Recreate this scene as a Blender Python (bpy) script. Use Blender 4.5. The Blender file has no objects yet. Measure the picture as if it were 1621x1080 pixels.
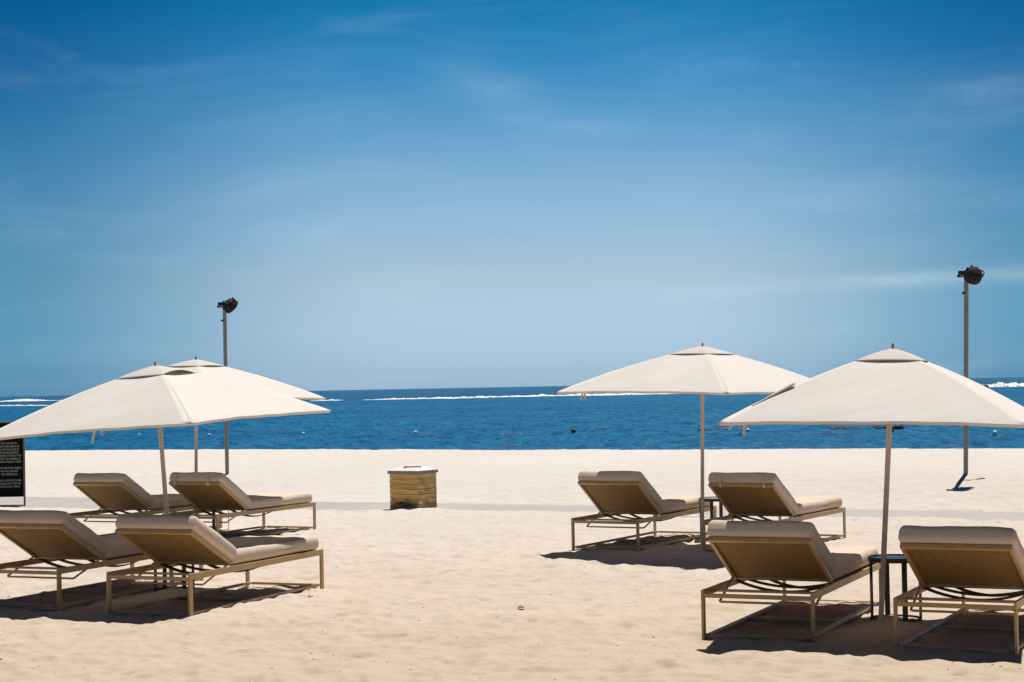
import bpy, bmesh, math, random
import numpy as np
from mathutils import Vector, Matrix
random.seed(7); rng = np.random.RandomState(7)
S = bpy.context.scene
COL = S.collection
R = math.radians

# ---------------------------------------------------------------- camera
F_PX, W_PX = 2840.8, 1621.0
roll, pitch = R(1.0956), R(1.4616)
cd = bpy.data.cameras.new('camera'); cam = bpy.data.objects.new('camera', cd); COL.objects.link(cam)
cd.sensor_width = 36; cd.lens = 36*F_PX/W_PX; cd.clip_start = .1; cd.clip_end = 60000
fw = Vector((0, math.cos(pitch), math.sin(pitch))); up0 = Vector((0, -math.sin(pitch), math.cos(pitch)))
rt = math.cos(roll)*Vector((1, 0, 0)) - math.sin(roll)*up0
up = math.sin(roll)*Vector((1, 0, 0)) + math.cos(roll)*up0
M = Matrix((rt, up, -fw)).transposed().to_4x4(); M.translation = Vector((0, 0, 1.71))
cam.matrix_world = M
S.camera = cam
S.view_settings.view_transform = 'Standard'; S.view_settings.look = 'None'
S.view_settings.gamma = 1; S.view_settings.use_curve_mapping = False
S.view_settings.exposure = 0.0

# ---------------------------------------------------------------- sky and sun
SUN_DIR = Vector((.436, .90, 0)).normalized()*math.cos(R(69.9)) + Vector((0, 0, math.sin(R(69.9))))
world = bpy.data.worlds.new('World'); S.world = world; world.use_nodes = True
nt = world.node_tree; nt.nodes.clear()
def N(t, **k):
    n = nt.nodes.new(t)
    for a, b in k.items(): setattr(n, a, b)
    return n
def LK(a, b): nt.links.new(a, b)
out = N('ShaderNodeOutputWorld'); bg = N('ShaderNodeBackground'); bg.inputs['Strength'].default_value = .10
sky = N('ShaderNodeTexSky', sky_type='NISHITA'); sky.sun_disc = False
sky.sun_elevation = R(69.9); sky.sun_rotation = math.atan2(SUN_DIR.x, SUN_DIR.y)
sky.altitude = 0; sky.air_density = 1.0; sky.dust_density = .6; sky.ozone_density = 2.0
tc = N('ShaderNodeTexCoord'); sep = N('ShaderNodeSeparateXYZ'); LK(tc.outputs['Generated'], sep.inputs[0])
# deep tropical blue aloft, pale towards the horizon
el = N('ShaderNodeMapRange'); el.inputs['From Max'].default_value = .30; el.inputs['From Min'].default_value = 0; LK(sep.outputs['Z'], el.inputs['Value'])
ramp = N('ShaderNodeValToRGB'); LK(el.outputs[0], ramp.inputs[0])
SKY_STOPS = [(0.005, (0.368, 0.581, 0.991)), (0.032, (0.360, 0.547, 0.904)), (0.199, (0.411, 0.478, 0.607)), (0.357, (0.333, 0.439, 0.539)), (0.479, (0.188, 0.374, 0.482)), (0.592, (0.068, 0.295, 0.429)), (0.697, (0.016, 0.243, 0.370)), (0.850, (0.026, 0.150, 0.235)), (1.000, (0.026, 0.085, 0.125))]  # stops above the view are darkened to deepen the shade below
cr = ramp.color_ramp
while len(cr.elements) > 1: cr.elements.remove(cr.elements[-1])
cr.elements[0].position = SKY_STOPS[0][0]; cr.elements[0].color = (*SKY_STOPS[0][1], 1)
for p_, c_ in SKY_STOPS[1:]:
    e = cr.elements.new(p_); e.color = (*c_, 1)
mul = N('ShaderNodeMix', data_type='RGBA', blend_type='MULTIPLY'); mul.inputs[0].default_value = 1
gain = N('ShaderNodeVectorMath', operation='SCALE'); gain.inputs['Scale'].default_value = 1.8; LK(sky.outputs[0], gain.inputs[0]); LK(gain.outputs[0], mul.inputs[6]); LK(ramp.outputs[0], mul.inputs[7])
# lens falloff painted into the sky: paler straight ahead, deeper blue to both sides
az = N('ShaderNodeMath', operation='ARCTAN2'); LK(sep.outputs['X'], az.inputs[0]); LK(sep.outputs['Y'], az.inputs[1])
def mth(op, a, b=None, c=None):
    n = N('ShaderNodeMath', operation=op)
    for i, v in enumerate((a, b, c)):
        if v is None: continue
        if isinstance(v, (int, float)): n.inputs[i].default_value = v
        else: LK(v, n.inputs[i])
    return n.outputs[0]
AZ = az.outputs[0]; ZZ = sep.outputs['Z']
side = N('ShaderNodeMapRange', interpolation_type='SMOOTHSTEP'); LK(mth('ABSOLUTE', mth('SUBTRACT', AZ, .01)), side.inputs['Value'])
side.inputs['From Min'].default_value = .075; side.inputs['From Max'].default_value = .30
side.inputs['To Min'].default_value = 0; side.inputs['To Max'].default_value = 1
mul2 = N('ShaderNodeMix', data_type='RGBA', blend_type='MULTIPLY'); LK(side.outputs[0], mul2.inputs[0])
LK(mul.outputs[2], mul2.inputs[6]); mul2.inputs[7].default_value = (.27, .55, .68, 1)
# thin cirrus
comb = N('ShaderNodeCombineXYZ'); LK(mth('MULTIPLY', AZ, 5.0), comb.inputs[0]); LK(mth('MULTIPLY', mth('SUBTRACT', ZZ, mth('MULTIPLY', AZ, .03)), 26.0), comb.inputs[1])
nz = N('ShaderNodeTexNoise'); nz.inputs['Scale'].default_value = 1.3; nz.inputs['Detail'].default_value = 9; nz.inputs['Roughness'].default_value = .58; nz.inputs['Distortion'].default_value = .7
LK(comb.outputs[0], nz.inputs['Vector'])
wr = N('ShaderNodeMapRange', interpolation_type='SMOOTHSTEP'); LK(nz.outputs[0], wr.inputs['Value'])
wr.inputs['From Min'].default_value = .46; wr.inputs['From Max'].default_value = .82; wr.inputs['To Max'].default_value = .42
def gauss(a0, z0, sa, sz, slope=0.0):
    da = mth('DIVIDE', mth('SUBTRACT', AZ, a0), sa)
    dz = mth('DIVIDE', mth('SUBTRACT', mth('SUBTRACT', ZZ, z0), mth('MULTIPLY', mth('SUBTRACT', AZ, a0), slope)), sz)
    return mth('EXPONENT', mth('MULTIPLY', mth('ADD', mth('MULTIPLY', da, da), mth('MULTIPLY', dz, dz)), -1.0))
streak = gauss(.27, .0555, .15, .0046, .030)
wisps = mth('ADD', gauss(-.012, .167, .030, .011, -.25), mth('ADD', mth('MULTIPLY', gauss(.265, .150, .05, .012, .1), .9), mth('MULTIPLY', gauss(.03, .145, .035, .005, -.1), .6)))
nz2 = N('ShaderNodeTexNoise'); nz2.inputs['Scale'].default_value = 3.2; nz2.inputs['Detail'].default_value = 8; nz2.inputs['Roughness'].default_value = .6; LK(comb.outputs[0], nz2.inputs['Vector'])
brk = mth('MULTIPLY', mth('SUBTRACT', nz2.outputs[0], .25), 1.3)
cl = mth('ADD', wr.outputs[0], mth('MULTIPLY', mth('ADD', mth('MULTIPLY', streak, 2.6), mth('MULTIPLY', wisps, 1.7)), brk))
clm = N('ShaderNodeMath', operation='MINIMUM'); LK(cl, clm.inputs[0]); clm.inputs[1].default_value = 1.0
cmix = N('ShaderNodeMix', data_type='RGBA'); LK(mth('MULTIPLY', clm.outputs[0], .55), cmix.inputs[0])
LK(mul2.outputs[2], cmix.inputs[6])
ccol = N('ShaderNodeMix', data_type='RGBA', blend_type='ADD'); ccol.inputs[0].default_value = 1
LK(mul2.outputs[2], ccol.inputs[6]); ccol.inputs[7].default_value = (2.2, 2.1, 1.9, 1)
LK(ccol.outputs[2], cmix.inputs[7])
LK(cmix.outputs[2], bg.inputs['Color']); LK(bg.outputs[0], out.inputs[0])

sd = bpy.data.lights.new('sun', 'SUN'); sun = bpy.data.objects.new('sun', sd); COL.objects.link(sun)
sd.energy = 5.0; sd.angle = R(.53); sd.color = (1.0, .955, .885)
sun.rotation_euler = SUN_DIR.to_track_quat('Z', 'Y').to_euler(); sun.location = (0, 0, 50)

# ---------------------------------------------------------------- materials
def mat(name, col, rough=.6, metal=0.0, var=None, bump=None, spec=None, var_scale=(1, 1, 1)):
    m = bpy.data.materials.new(name); m.use_nodes = True
    t = m.node_tree; b = t.nodes['Principled BSDF']
    b.inputs['Base Color'].default_value = (*col, 1); b.inputs['Roughness'].default_value = rough; b.inputs['Metallic'].default_value = metal
    if spec is not None: b.inputs['Specular IOR Level'].default_value = spec
    c = t.nodes.new('ShaderNodeTexCoord'); mp = t.nodes.new('ShaderNodeMapping'); mp.inputs['Scale'].default_value = var_scale
    t.links.new(c.outputs['Object'], mp.inputs[0])
    if var:
        col2, sc, lo, hi = var
        n = t.nodes.new('ShaderNodeTexNoise'); n.inputs['Scale'].default_value = sc; n.inputs['Detail'].default_value = 6
        t.links.new(mp.outputs[0], n.inputs['Vector'])
        r = t.nodes.new('ShaderNodeMapRange'); r.inputs['From Min'].default_value = lo; r.inputs['From Max'].default_value = hi
        t.links.new(n.outputs[0], r.inputs['Value'])
        x = t.nodes.new('ShaderNodeMix'); x.data_type = 'RGBA'; x.inputs[6].default_value = (*col, 1); x.inputs[7].default_value = (*col2, 1)
        t.links.new(r.outputs[0], x.inputs[0]); t.links.new(x.outputs[2], b.inputs['Base Color'])
    if bump:
        sc, st, dist = bump
        n = t.nodes.new('ShaderNodeTexNoise'); n.inputs['Scale'].default_value = sc; n.inputs['Detail'].default_value = 5
        t.links.new(mp.outputs[0], n.inputs['Vector'])
        bp = t.nodes.new('ShaderNodeBump'); bp.inputs['Strength'].default_value = st; bp.inputs['Distance'].default_value = dist
        t.links.new(n.outputs[0], bp.inputs['Height']); t.links.new(bp.outputs[0], b.inputs['Normal'])
    return m

M_FRAME = mat('champagne_powder_coat', (.52, .34, .145), .42, .0, var=((.44, .285, .12), 9, .45, .75), bump=(300, .08, .001))
M_SLING = mat('khaki_sling_mesh', (.30, .17, .055), .75, 0, var=((.215, .125, .04), 30, .4, .7), bump=(700, .3, .001))
M_BAND = mat('dark_webbing', (.12, .085, .045), .8)
M_CUSH = mat('taupe_cushion_fabric', (.66, .54, .44), .92, 0, var=((.61, .49, .39), 14, .35, .75), bump=(70, .2, .003), spec=.2)
M_POLE = mat('beige_lacquered_pole', (.62, .52, .42), .45, .0, var=((.55, .45, .355), 6, .4, .7))
M_LPOLE = mat('weathered_bronze_pole', (.27, .245, .21), .5, .1, var=((.20, .18, .15), 5, .4, .7))
M_RIB = mat('rib_wood', (.42, .33, .23), .6)
M_BLACK = mat('black_casting', (.006, .007, .009), .85, 0, var=((.012, .013, .016), 20, .5, .8))
M_LENS = mat('lamp_glass', (.03, .035, .04), .15, 0)
M_STEEL = mat('dull_steel', (.18, .15, .12), .4, .6)
M_TABLE = mat('dark_bronze_table', (.085, .058, .036), .5, .1)
M_TOP = mat('table_top_glass', (.30, .32, .34), .25, 0)
M_FINIAL = mat('finial_grey', (.30, .24, .25), .6)
M_FINIALD = mat('finial_dark', (.03, .025, .028), .5)
M_BOARD = mat('sign_board_black', (.006, .0055, .005), .9, 0, var=((.010, .009, .008), 5, .4, .7), spec=.1)
M_LETTER = mat('chalk_grey_letters', (.42, .41, .39), .7)
M_SIGNF = mat('sign_frame_wood', (.16, .12, .09), .6, 0, var=((.11, .08, .06), 9, .4, .7))
M_WOOD = mat('warm_plank', (.88, .58, .20), .75, 0, var=((.60, .34, .10), 3.0, .35, .7), bump=(14, .5, .01), var_scale=(1.6, 1.6, 14))
M_WOODW = mat('weathered_plank_ends', (.88, .62, .29), .8, 0, var=((.52, .30, .12), 4.0, .4, .62), bump=(14, .6, .01), var_scale=(1.6, 1.6, 12))
M_WTOP = mat('white_box_top', (.80, .78, .78), .6, 0, var=((.72, .70, .70), 6, .4, .7))
M_WEDGE = mat('grey_box_edge', (.30, .24, .20), .7, 0, var=((.20, .16, .13), 12, .4, .7))
M_LUMP = mat('dark_lump', (.05, .038, .042), .6, 0, var=((.09, .07, .07), 12, .4, .7))
M_BUOYW = mat('white_buoy', (.75, .74, .72), .5)
M_BUOYD = mat('dark_buoy', (.02, .022, .03), .5)
M_WEED = mat('wet_reef_rock', (.05, .055, .085), .95, 0, var=((.10, .085, .11), 2, .4, .7), bump=(4, .8, .1))
M_DEBRIS = mat('dark_debris', (.17, .12, .08), .8)
M_LEAF = mat('dry_leaf', (.30, .20, .09), .7, 0, var=((.16, .10, .05), 40, .4, .6))
M_PATH = mat('pale_concrete', (.435, .405, .385), .85, 0, var=((.40, .37, .35), .9, .35, .7), bump=(12, .3, .02))

def plank_vary(m):
    t = m.node_tree; b = t.nodes['Principled BSDF']; src = b.inputs['Base Color'].links[0].from_socket
    oi = t.nodes.new('ShaderNodeObjectInfo'); r = t.nodes.new('ShaderNodeMapRange'); t.links.new(oi.outputs['Random'], r.inputs['Value']); r.inputs['To Min'].default_value = .72; r.inputs['To Max'].default_value = 1.05
    v = t.nodes.new('ShaderNodeVectorMath'); v.operation = 'SCALE'; t.links.new(src, v.inputs[0]); t.links.new(r.outputs[0], v.inputs['Scale'])
    # ragged damp stain climbing from the sand
    g = t.nodes.new('ShaderNodeNewGeometry'); sp = t.nodes.new('ShaderNodeSeparateXYZ'); t.links.new(g.outputs['Position'], sp.inputs[0])
    n = t.nodes.new('ShaderNodeTexNoise'); n.inputs['Scale'].default_value = 9; n.inputs['Detail'].default_value = 6; t.links.new(g.outputs['Position'], n.inputs['Vector'])
    a = t.nodes.new('ShaderNodeMath'); a.operation = 'MULTIPLY_ADD'; t.links.new(n.outputs[0], a.inputs[0]); a.inputs[1].default_value = -.36; t.links.new(sp.outputs['Z'], a.inputs[2])
    r2 = t.nodes.new('ShaderNodeMapRange'); t.links.new(a.outputs[0], r2.inputs['Value']); r2.inputs['From Min'].default_value = -.13; r2.inputs['From Max'].default_value = -.05; r2.inputs['To Min'].default_value = .75; r2.inputs['To Max'].default_value = 0
    x = t.nodes.new('ShaderNodeMix'); x.data_type = 'RGBA'; t.links.new(r2.outputs[0], x.inputs[0]); t.links.new(v.outputs[0], x.inputs[6]); x.inputs[7].default_value = (.16, .09, .035, 1)
    t.links.new(x.outputs[2], b.inputs['Base Color'])
plank_vary(M_WOOD); plank_vary(M_WOODW)

def canopy_mat():
    m = mat('cream_canvas', (.745, .695, .65), .9, 0, var=((.72, .668, .62), 2.2, .35, .7), bump=(260, .12, .002), spec=.15)
    t = m.node_tree; b = t.nodes['Principled BSDF']; o = t.nodes['Material Output']
    tr = t.nodes.new('ShaderNodeBsdfTranslucent'); tr.inputs[0].default_value = (.75, .58, .38, 1)
    mx = t.nodes.new('ShaderNodeMixShader'); mx.inputs[0].default_value = .03
    t.links.new(b.outputs[0], mx.inputs[1]); t.links.new(tr.outputs[0], mx.inputs[2]); t.links.new(mx.outputs[0], o.inputs[0])
    return m
M_CANVAS = canopy_mat()
M_VENT = M_CANVAS.copy(); M_VENT.name = 'vent_canvas'; [setattr(n.inputs[0], 'default_value', .16) for n in M_VENT.node_tree.nodes if n.type == 'MIX_SHADER']

def sand_mat():
    m = bpy.data.materials.new('beach_sand'); m.use_nodes = True
    t = m.node_tree; b = t.nodes['Principled BSDF']; b.inputs['Roughness'].default_value = .95; b.inputs['Specular IOR Level'].default_value = .1
    g = t.nodes.new('ShaderNodeNewGeometry'); L = t.links.new
    def noise(sc, det=6, vec=(1, 1, 1), rough=.55):
        mp = t.nodes.new('ShaderNodeMapping'); mp.inputs['Scale'].default_value = vec; L(g.outputs['Position'], mp.inputs[0])
        n = t.nodes.new('ShaderNodeTexNoise'); n.inputs['Scale'].default_value = sc; n.inputs['Detail'].default_value = det; n.inputs['Roughness'].default_value = rough
        L(mp.outputs[0], n.inputs['Vector']); return n.outputs[0]
    def mr(v, a, b_, c=0, d=1):
        r = t.nodes.new('ShaderNodeMapRange'); L(v, r.inputs['Value'])
        for i, q in zip(('From Min', 'From Max', 'To Min', 'To Max'), (a, b_, c, d)): r.inputs[i].default_value = q
        return r.outputs[0]
    def mix(f, a, b_):
        x = t.nodes.new('ShaderNodeMix'); x.data_type = 'RGBA'; L(f, x.inputs[0])
        for i, q in ((6, a), (7, b_)):
            if isinstance(q, tuple): x.inputs[i].default_value = (*q, 1)
            else: L(q, x.inputs[i])
        return x.outputs[2]
    sp = t.nodes.new('ShaderNodeSeparateXYZ'); L(g.outputs['Position'], sp.inputs[0])
    # warmer sand near the loungers, paler sand towards the water
    warm = mix(mr(noise(.35), .35, .65), (.55, .455, .37), (.59, .505, .42))
    pale = mix(mr(noise(.25), .35, .65), (.625, .575, .53), (.65, .605, .565))
    warm = mix(mr(sp.outputs['Y'], 10.2, 15), (.515, .415, .32), warm)  # lens falloff painted in: sand darkened towards the viewer
    base = mix(mr(sp.outputs['Y'], 13, 29), warm, pale)
    # darker grains gathered in streaks and patches
    fm = t.nodes.new('ShaderNodeMath'); fm.operation = 'MULTIPLY'; L(mr(noise(2.6, 8, (.8, 1, 1), .62), .50, .72, 0, .45), fm.inputs[0]); L(mr(sp.outputs['Y'], 16, 27, 1, .08), fm.inputs[1]); fl = fm.outputs[0]
    base2 = mix(fl, base, (.40, .285, .18))
    sp2 = mr(noise(38, 3), .70, .76, 0, .6)
    base3 = mix(sp2, base2, (.22, .15, .09))
    L(base3, b.inputs['Base Color'])
    b1 = t.nodes.new('ShaderNodeBump'); b1.inputs['Strength'].default_value = .55; b1.inputs['Distance'].default_value = .03; L(noise(9, 7), b1.inputs['Height'])
    b2 = t.nodes.new('ShaderNodeBump'); b2.inputs['Strength'].default_value = .5; b2.inputs['Distance'].default_value = .006; L(noise(90, 4), b2.inputs['Height'])
    L(b1.outputs[0], b2.inputs['Normal']); L(b2.outputs[0], b.inputs['Normal'])
    return m
M_SAND = sand_mat()

def sea_mat():
    m = bpy.data.materials.new('sea_water'); m.use_nodes = True
    t = m.node_tree; t.nodes.clear(); L = t.links.new
    o = t.nodes.new('ShaderNodeOutputMaterial'); g = t.nodes.new('ShaderNodeNewGeometry')
    def noise(sc, det, vec, rough=.55, dis=0):
        mp = t.nodes.new('ShaderNodeMapping'); mp.inputs['Scale'].default_value = vec; L(g.outputs['Position'], mp.inputs[0])
        n = t.nodes.new('ShaderNodeTexNoise'); n.inputs['Scale'].default_value = sc; n.inputs['Detail'].default_value = det; n.inputs['Roughness'].default_value = rough; n.inputs['Distortion'].default_value = dis
        L(mp.outputs[0], n.inputs['Vector']); return n.outputs[0]
    sp = t.nodes.new('ShaderNodeSeparateXYZ'); L(g.outputs['Position'], sp.inputs[0])
    def mr(v, a, b_, c=0, d=1):
        r = t.nodes.new('ShaderNodeMapRange'); L(v, r.inputs['Value'])
        for i, q in zip(('From Min', 'From Max', 'To Min', 'To Max'), (a, b_, c, d)): r.inputs[i].default_value = q
        return r.outputs[0]
    def mix(f, a, b_):
        x = t.nodes.new('ShaderNodeMix'); x.data_type = 'RGBA'; L(f, x.inputs[0])
        for i, q in ((6, a), (7, b_)):
            if isinstance(q, tuple): x.inputs[i].default_value = (*q, 1)
            else: L(q, x.inputs[i])
        return x.outputs[2]
    lagoon = mix(mr(noise(.02, 5, (.5, 1.2, 1)), .35, .65), (.004, .112, .250), (.008, .160, .310))
    deep = (.006, .098, .225)
    lagoon = mix(mr(noise(1.3, 8, (1.5, .55, 1), .72, .3), .43, .62), lagoon, (.001, .058, .158))  # shading of dark wave faces painted into the water colour
    lagoon = mix(mr(noise(2.1, 6, (1.4, .5, 1), .7, .2), .56, .74, 0, .6), lagoon, (.02, .22, .36))  # wave faces catching the sky, painted in as lighter colour
    deep = mix(mr(noise(.16, 7, (.6, .35, 1), .7), .42, .62), deep, (.003, .068, .165))  # same painted wave shading for the farther water
    col = mix(mr(sp.outputs['Y'], 440, 560), lagoon, deep)
    d = t.nodes.new('ShaderNodeBsdfDiffuse'); L(col, d.inputs[0])
    gl = t.nodes.new('ShaderNodeBsdfGlossy'); gl.inputs['Roughness'].default_value = .22; gl.inputs[0].default_value = (1, 1, 1, 1)
    bs = []
    prev = None
    for sc, vec, st, dist in ((.16, (.55, 1.5, 1), 1.0, 1.2), (.9, (.6, 1.2, 1), 1.0, .35), (4.5, (.8, 1, 1), .8, .06)):
        b = t.nodes.new('ShaderNodeBump'); b.inputs['Strength'].default_value = st; b.inputs['Distance'].default_value = dist
        L(noise(sc, 6, vec), b.inputs['Height'])
        if prev: L(prev, b.inputs['Normal'])
        prev = b.outputs[0]
    L(prev, gl.inputs['Normal']); L(prev, d.inputs['Normal'])
    fr = t.nodes.new('ShaderNodeFresnel'); fr.inputs['IOR'].default_value = 1.33; L(prev, fr.inputs['Normal'])
    mx = t.nodes.new('ShaderNodeMixShader'); L(mr(fr.outputs[0], 0, 1, .0, .26), mx.inputs[0]); L(d.outputs[0], mx.inputs[1]); L(gl.outputs[0], mx.inputs[2])
    L(mx.outputs[0], o.inputs[0])
    return m
M_SEA = sea_mat()
M_FOAM = mat('white_foam', (.80, .82, .84), .8, 0, bump=(3, .6, .2))

# ---------------------------------------------------------------- helpers
def link_mesh(name, verts, faces, m, parent=None, smooth=False, kind=None):
    me = bpy.data.meshes.new(name); me.from_pydata([tuple(v) for v in verts], [], faces); me.update()
    me.materials.append(m)
    if smooth: me.polygons.foreach_set('use_smooth', [True]*len(me.polygons))
    o = bpy.data.objects.new(name, me); COL.objects.link(o)
    if parent: o.parent = parent
    if kind: o['kind'] = kind
    return o
def from_bm(name, bm, m, parent=None, smooth=False, kind=None):
    bmesh.ops.recalc_face_normals(bm, faces=bm.faces)
    me = bpy.data.meshes.new(name); bm.to_mesh(me); bm.free(); me.materials.append(m)
    if smooth:
        me.polygons.foreach_set('use_smooth', [True]*len(me.polygons))
        me.set_sharp_from_angle(angle=R(40))
    o = bpy.data.objects.new(name, me); COL.objects.link(o)
    if parent: o.parent = parent
    if kind: o['kind'] = kind
    return o
def box(bm, x0, x1, y0, y1, z0, z1, bev=.003, mtx=None):
    r = bmesh.ops.create_cube(bm, size=1); vs = r['verts']
    for v in vs:
        v.co = Vector(((x0+x1)/2 + v.co.x*(x1-x0), (y0+y1)/2 + v.co.y*(y1-y0), (z0+z1)/2 + v.co.z*(z1-z0)))
        if mtx: v.co = mtx @ v.co
    if bev:
        es = list({e for v in vs for e in v.link_edges})
        bmesh.ops.bevel(bm, geom=es, offset=bev, segments=2, affect='EDGES', profile=.6)
def tube(bm, pts, rad, seg=8, cap=True, flat=1.0):
    pts = [Vector(p) for p in pts]; rads = rad if isinstance(rad, (list, tuple)) else [rad]*len(pts)
    rings = []; n0 = None
    for i, p in enumerate(pts):
        d = (pts[min(i+1, len(pts)-1)] - pts[max(i-1, 0)]).normalized()
        if n0 is None:
            n0 = d.orthogonal().normalized() if abs(d.z) > .9 else Vector((0, 0, 1)).cross(d).normalized()
        n0 = (n0 - d*n0.dot(d)).normalized(); b0 = d.cross(n0)
        rings.append([bm.verts.new(p + (n0*math.cos(2*math.pi*k/seg) + b0*math.sin(2*math.pi*k/seg)*flat)*rads[i]) for k in range(seg)])
    for a, b in zip(rings, rings[1:]):
        for k in range(seg): bm.faces.new((a[k], a[(k+1) % seg], b[(k+1) % seg], b[k]))
    if cap: bm.faces.new(rings[0][::-1]); bm.faces.new(rings[-1])
def lathe(bm, prof, seg=24, mtx=None):
    rings = []
    for r, z in prof:
        vs = []
        for k in range(seg):
            a = 2*math.pi*k/seg; p = Vector((r*math.cos(a), r*math.sin(a), z))
            vs.append(bm.verts.new(mtx @ p if mtx else p))
        rings.append(vs)
    for a, b in zip(rings, rings[1:]):
        for k in range(seg): bm.faces.new((a[k], a[(k+1) % seg], b[(k+1) % seg], b[k]))
    bm.faces.new(rings[0][::-1]); bm.faces.new(rings[-1])
def thing(name, label, cat, loc=(0, 0, 0), rz=0, group=None):
    o = bpy.data.objects.new(name, None); COL.objects.link(o); o.location = loc; o.rotation_euler = (0, 0, rz)
    o.empty_display_size = .1
    return tag(o, label, cat, group)
def tag(o, label, cat, group=None):
    o['label'] = label; o['category'] = cat
    if group: o['group'] = group
    return o
def copy_tree(o, parent=None):
    c = o.copy(); COL.objects.link(c)
    if parent: c.parent = parent
    for ch in list(o.children): copy_tree(ch, c)
    return c
def sstep(a, b, x):
    t = np.clip((x-a)/(b-a), 0, 1); return t*t*(3-2*t)
LAT = rng.rand(256, 256)
def vnoise(x, y, sc, ox=0, oy=0):
    x = x/sc+ox; y = y/sc+oy; xi = np.floor(x).astype(int); yi = np.floor(y).astype(int)
    fx = x-xi; fy = y-yi; fx = fx*fx*(3-2*fx); fy = fy*fy*(3-2*fy)
    g = lambda i, j: LAT[i % 256, j % 256]
    return (g(xi, yi)*(1-fx)+g(xi+1, yi)*fx)*(1-fy) + (g(xi, yi+1)*(1-fx)+g(xi+1, yi+1)*fx)*fy - .5
JX = rng.rand(256, 256); JY = rng.rand(256, 256); JR = rng.rand(256, 256)
def pits(x, y, sc, rot=0.0):
    c, s = math.cos(rot), math.sin(rot); x, y = (c*x-s*y)/sc, (s*x+c*y)/sc
    xi = np.floor(x).astype(int); yi = np.floor(y).astype(int); h = np.zeros_like(x)
    for di in (-1, 0, 1):
        for dj in (-1, 0, 1):
            a = (xi+di) % 256; b = (yi+dj) % 256
            dx = x-(xi+di+JX[a, b]); dy = y-(yi+dj+JY[a, b]); r2 = (dx*dx+dy*dy*1.6)/(.08+.10*JR[a, b])
            h += -np.exp(-r2) + .45*np.exp(-(np.sqrt(r2)-1.45)**2*3)
    return h

# ---------------------------------------------------------------- ground shape
PX = np.array([-60., -12., -8.1, -0.05, 6.1, 12., 60.]); 
PF = np.array([50., 29.4, 27.95, 24.9, 21.7, 18.4, -8.]); PB = np.array([53., 31.9, 30.4, 26.15, 23.1, 19.8, -6.])
LPOS = [(-2.8458, 13.8825, .3979, .4822), (-4.0162, 14.5435, .4023, .5059), (-3.7241, 20.5319, .4481, .544), (.9161, 18.6209, .5049, .5749),
        (2.2189, 17.9988, .5246, .5525), (1.5817, 11.9026, .4132, .514), (2.7264, 11.2401, .4479, .5003), (-4.909, 20.8807, .4269, .5352)]
MOUNDS = [(-2.916, 15.273, .16, .035), (1.926, 18.6, .16, .04), (2.52, 12.5, .15, .035), (-3.808, 21.45, .16, .04), (-1.55, 25.40, .20, .035), (-1.10, 25.55, .22, .05), (-4.972, 31.1, .3, .03), (6.478, 25.808, .25, .03)]
def ground(x, y, fine=True):
    x = np.asarray(x, float); y = np.asarray(y, float)
    pf = np.interp(x, PX, PF); pb = np.interp(x, PX, PB)
    t = (y-pb)*.92
    z = np.where(t > 0, 0.475*(1-np.exp(-(np.maximum(t, 0)/2.4)**1.6)), 0)
    tc_ = 8.2 + .7*vnoise(x, y*0, 3.0, 3.3, .5)
    z = z - np.where(t > tc_, .13*(t-tc_)**2/((t-tc_)+2.5), 0)
    w = .22*vnoise(x, y, .9, 5, 5) + .25*vnoise(x, y, 3.1, 9, 2)
    band = sstep(-.18, .22, (y-pf)+w)*(1-sstep(-.25, .2, (y-pb)+w*.8))
    z = z - .075*band
    amp = 1-.55*sstep(19, 30, y)
    z = z + amp*(.032*vnoise(x, y, 1.3, 1, 7) + .022*vnoise(x, y, .55, 11, 3))
    for mx_, my_, mr_, mh_ in MOUNDS:
        z = z + mh_*np.exp(-((x-mx_)**2+(y-my_)**2)/mr_**2)*(1+1.2*vnoise(x, y, .16, 3, 8))
    if fine:
        z = z + amp*(.030*vnoise(x, y, .24, 21, 9) + .015*vnoise(x, y, .11, 31, 19) + .013*pits(x, y, .34, .4) + .008*pits(x+7, y+3, .17, 1.1))
    return z
nr, ncn = 900, 900
ys = 8.0*(58/8.0)**(np.linspace(0, 1, nr)); us = np.linspace(-.46, .46, ncn)
Y, U = np.meshgrid(ys, us, indexing='ij'); X = U*Y
Zg = ground(X, Y)
# the rim sinks under the wide ground sheet so that the seam lies hidden in the sand
Zg = Zg - .22*np.maximum(np.maximum(sstep(.435, .46, np.abs(U)), 1-sstep(8.0, 8.6, Y)), sstep(56, 58, Y))
V = np.stack([X, Y, Zg], -1).reshape(-1, 3)
idx = np.arange(nr*ncn).reshape(nr, ncn)
F = np.stack([idx[:-1, :-1], idx[:-1, 1:], idx[1:, 1:], idx[1:, :-1]], -1).reshape(-1, 4)
def np_mesh(name, V, F, m, smooth=True, kind=None):
    me = bpy.data.meshes.new(name); me.vertices.add(len(V)); me.vertices.foreach_set('co', V.astype(np.float32).ravel())
    me.loops.add(F.size); me.loops.foreach_set('vertex_index', F.ravel().astype(np.int32))
    me.polygons.add(len(F)); me.polygons.foreach_set('loop_start', np.arange(0, F.size, F.shape[1], dtype=np.int32))
    me.polygons.foreach_set('use_smooth', np.full(len(F), smooth)); me.update(calc_edges=True); me.validate()
    me.materials.append(m); o = bpy.data.objects.new(name, me); COL.objects.link(o)
    if kind: o['kind'] = kind
    return o
np_mesh('beach_sand', V, F, M_SAND, kind='structure')
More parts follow.
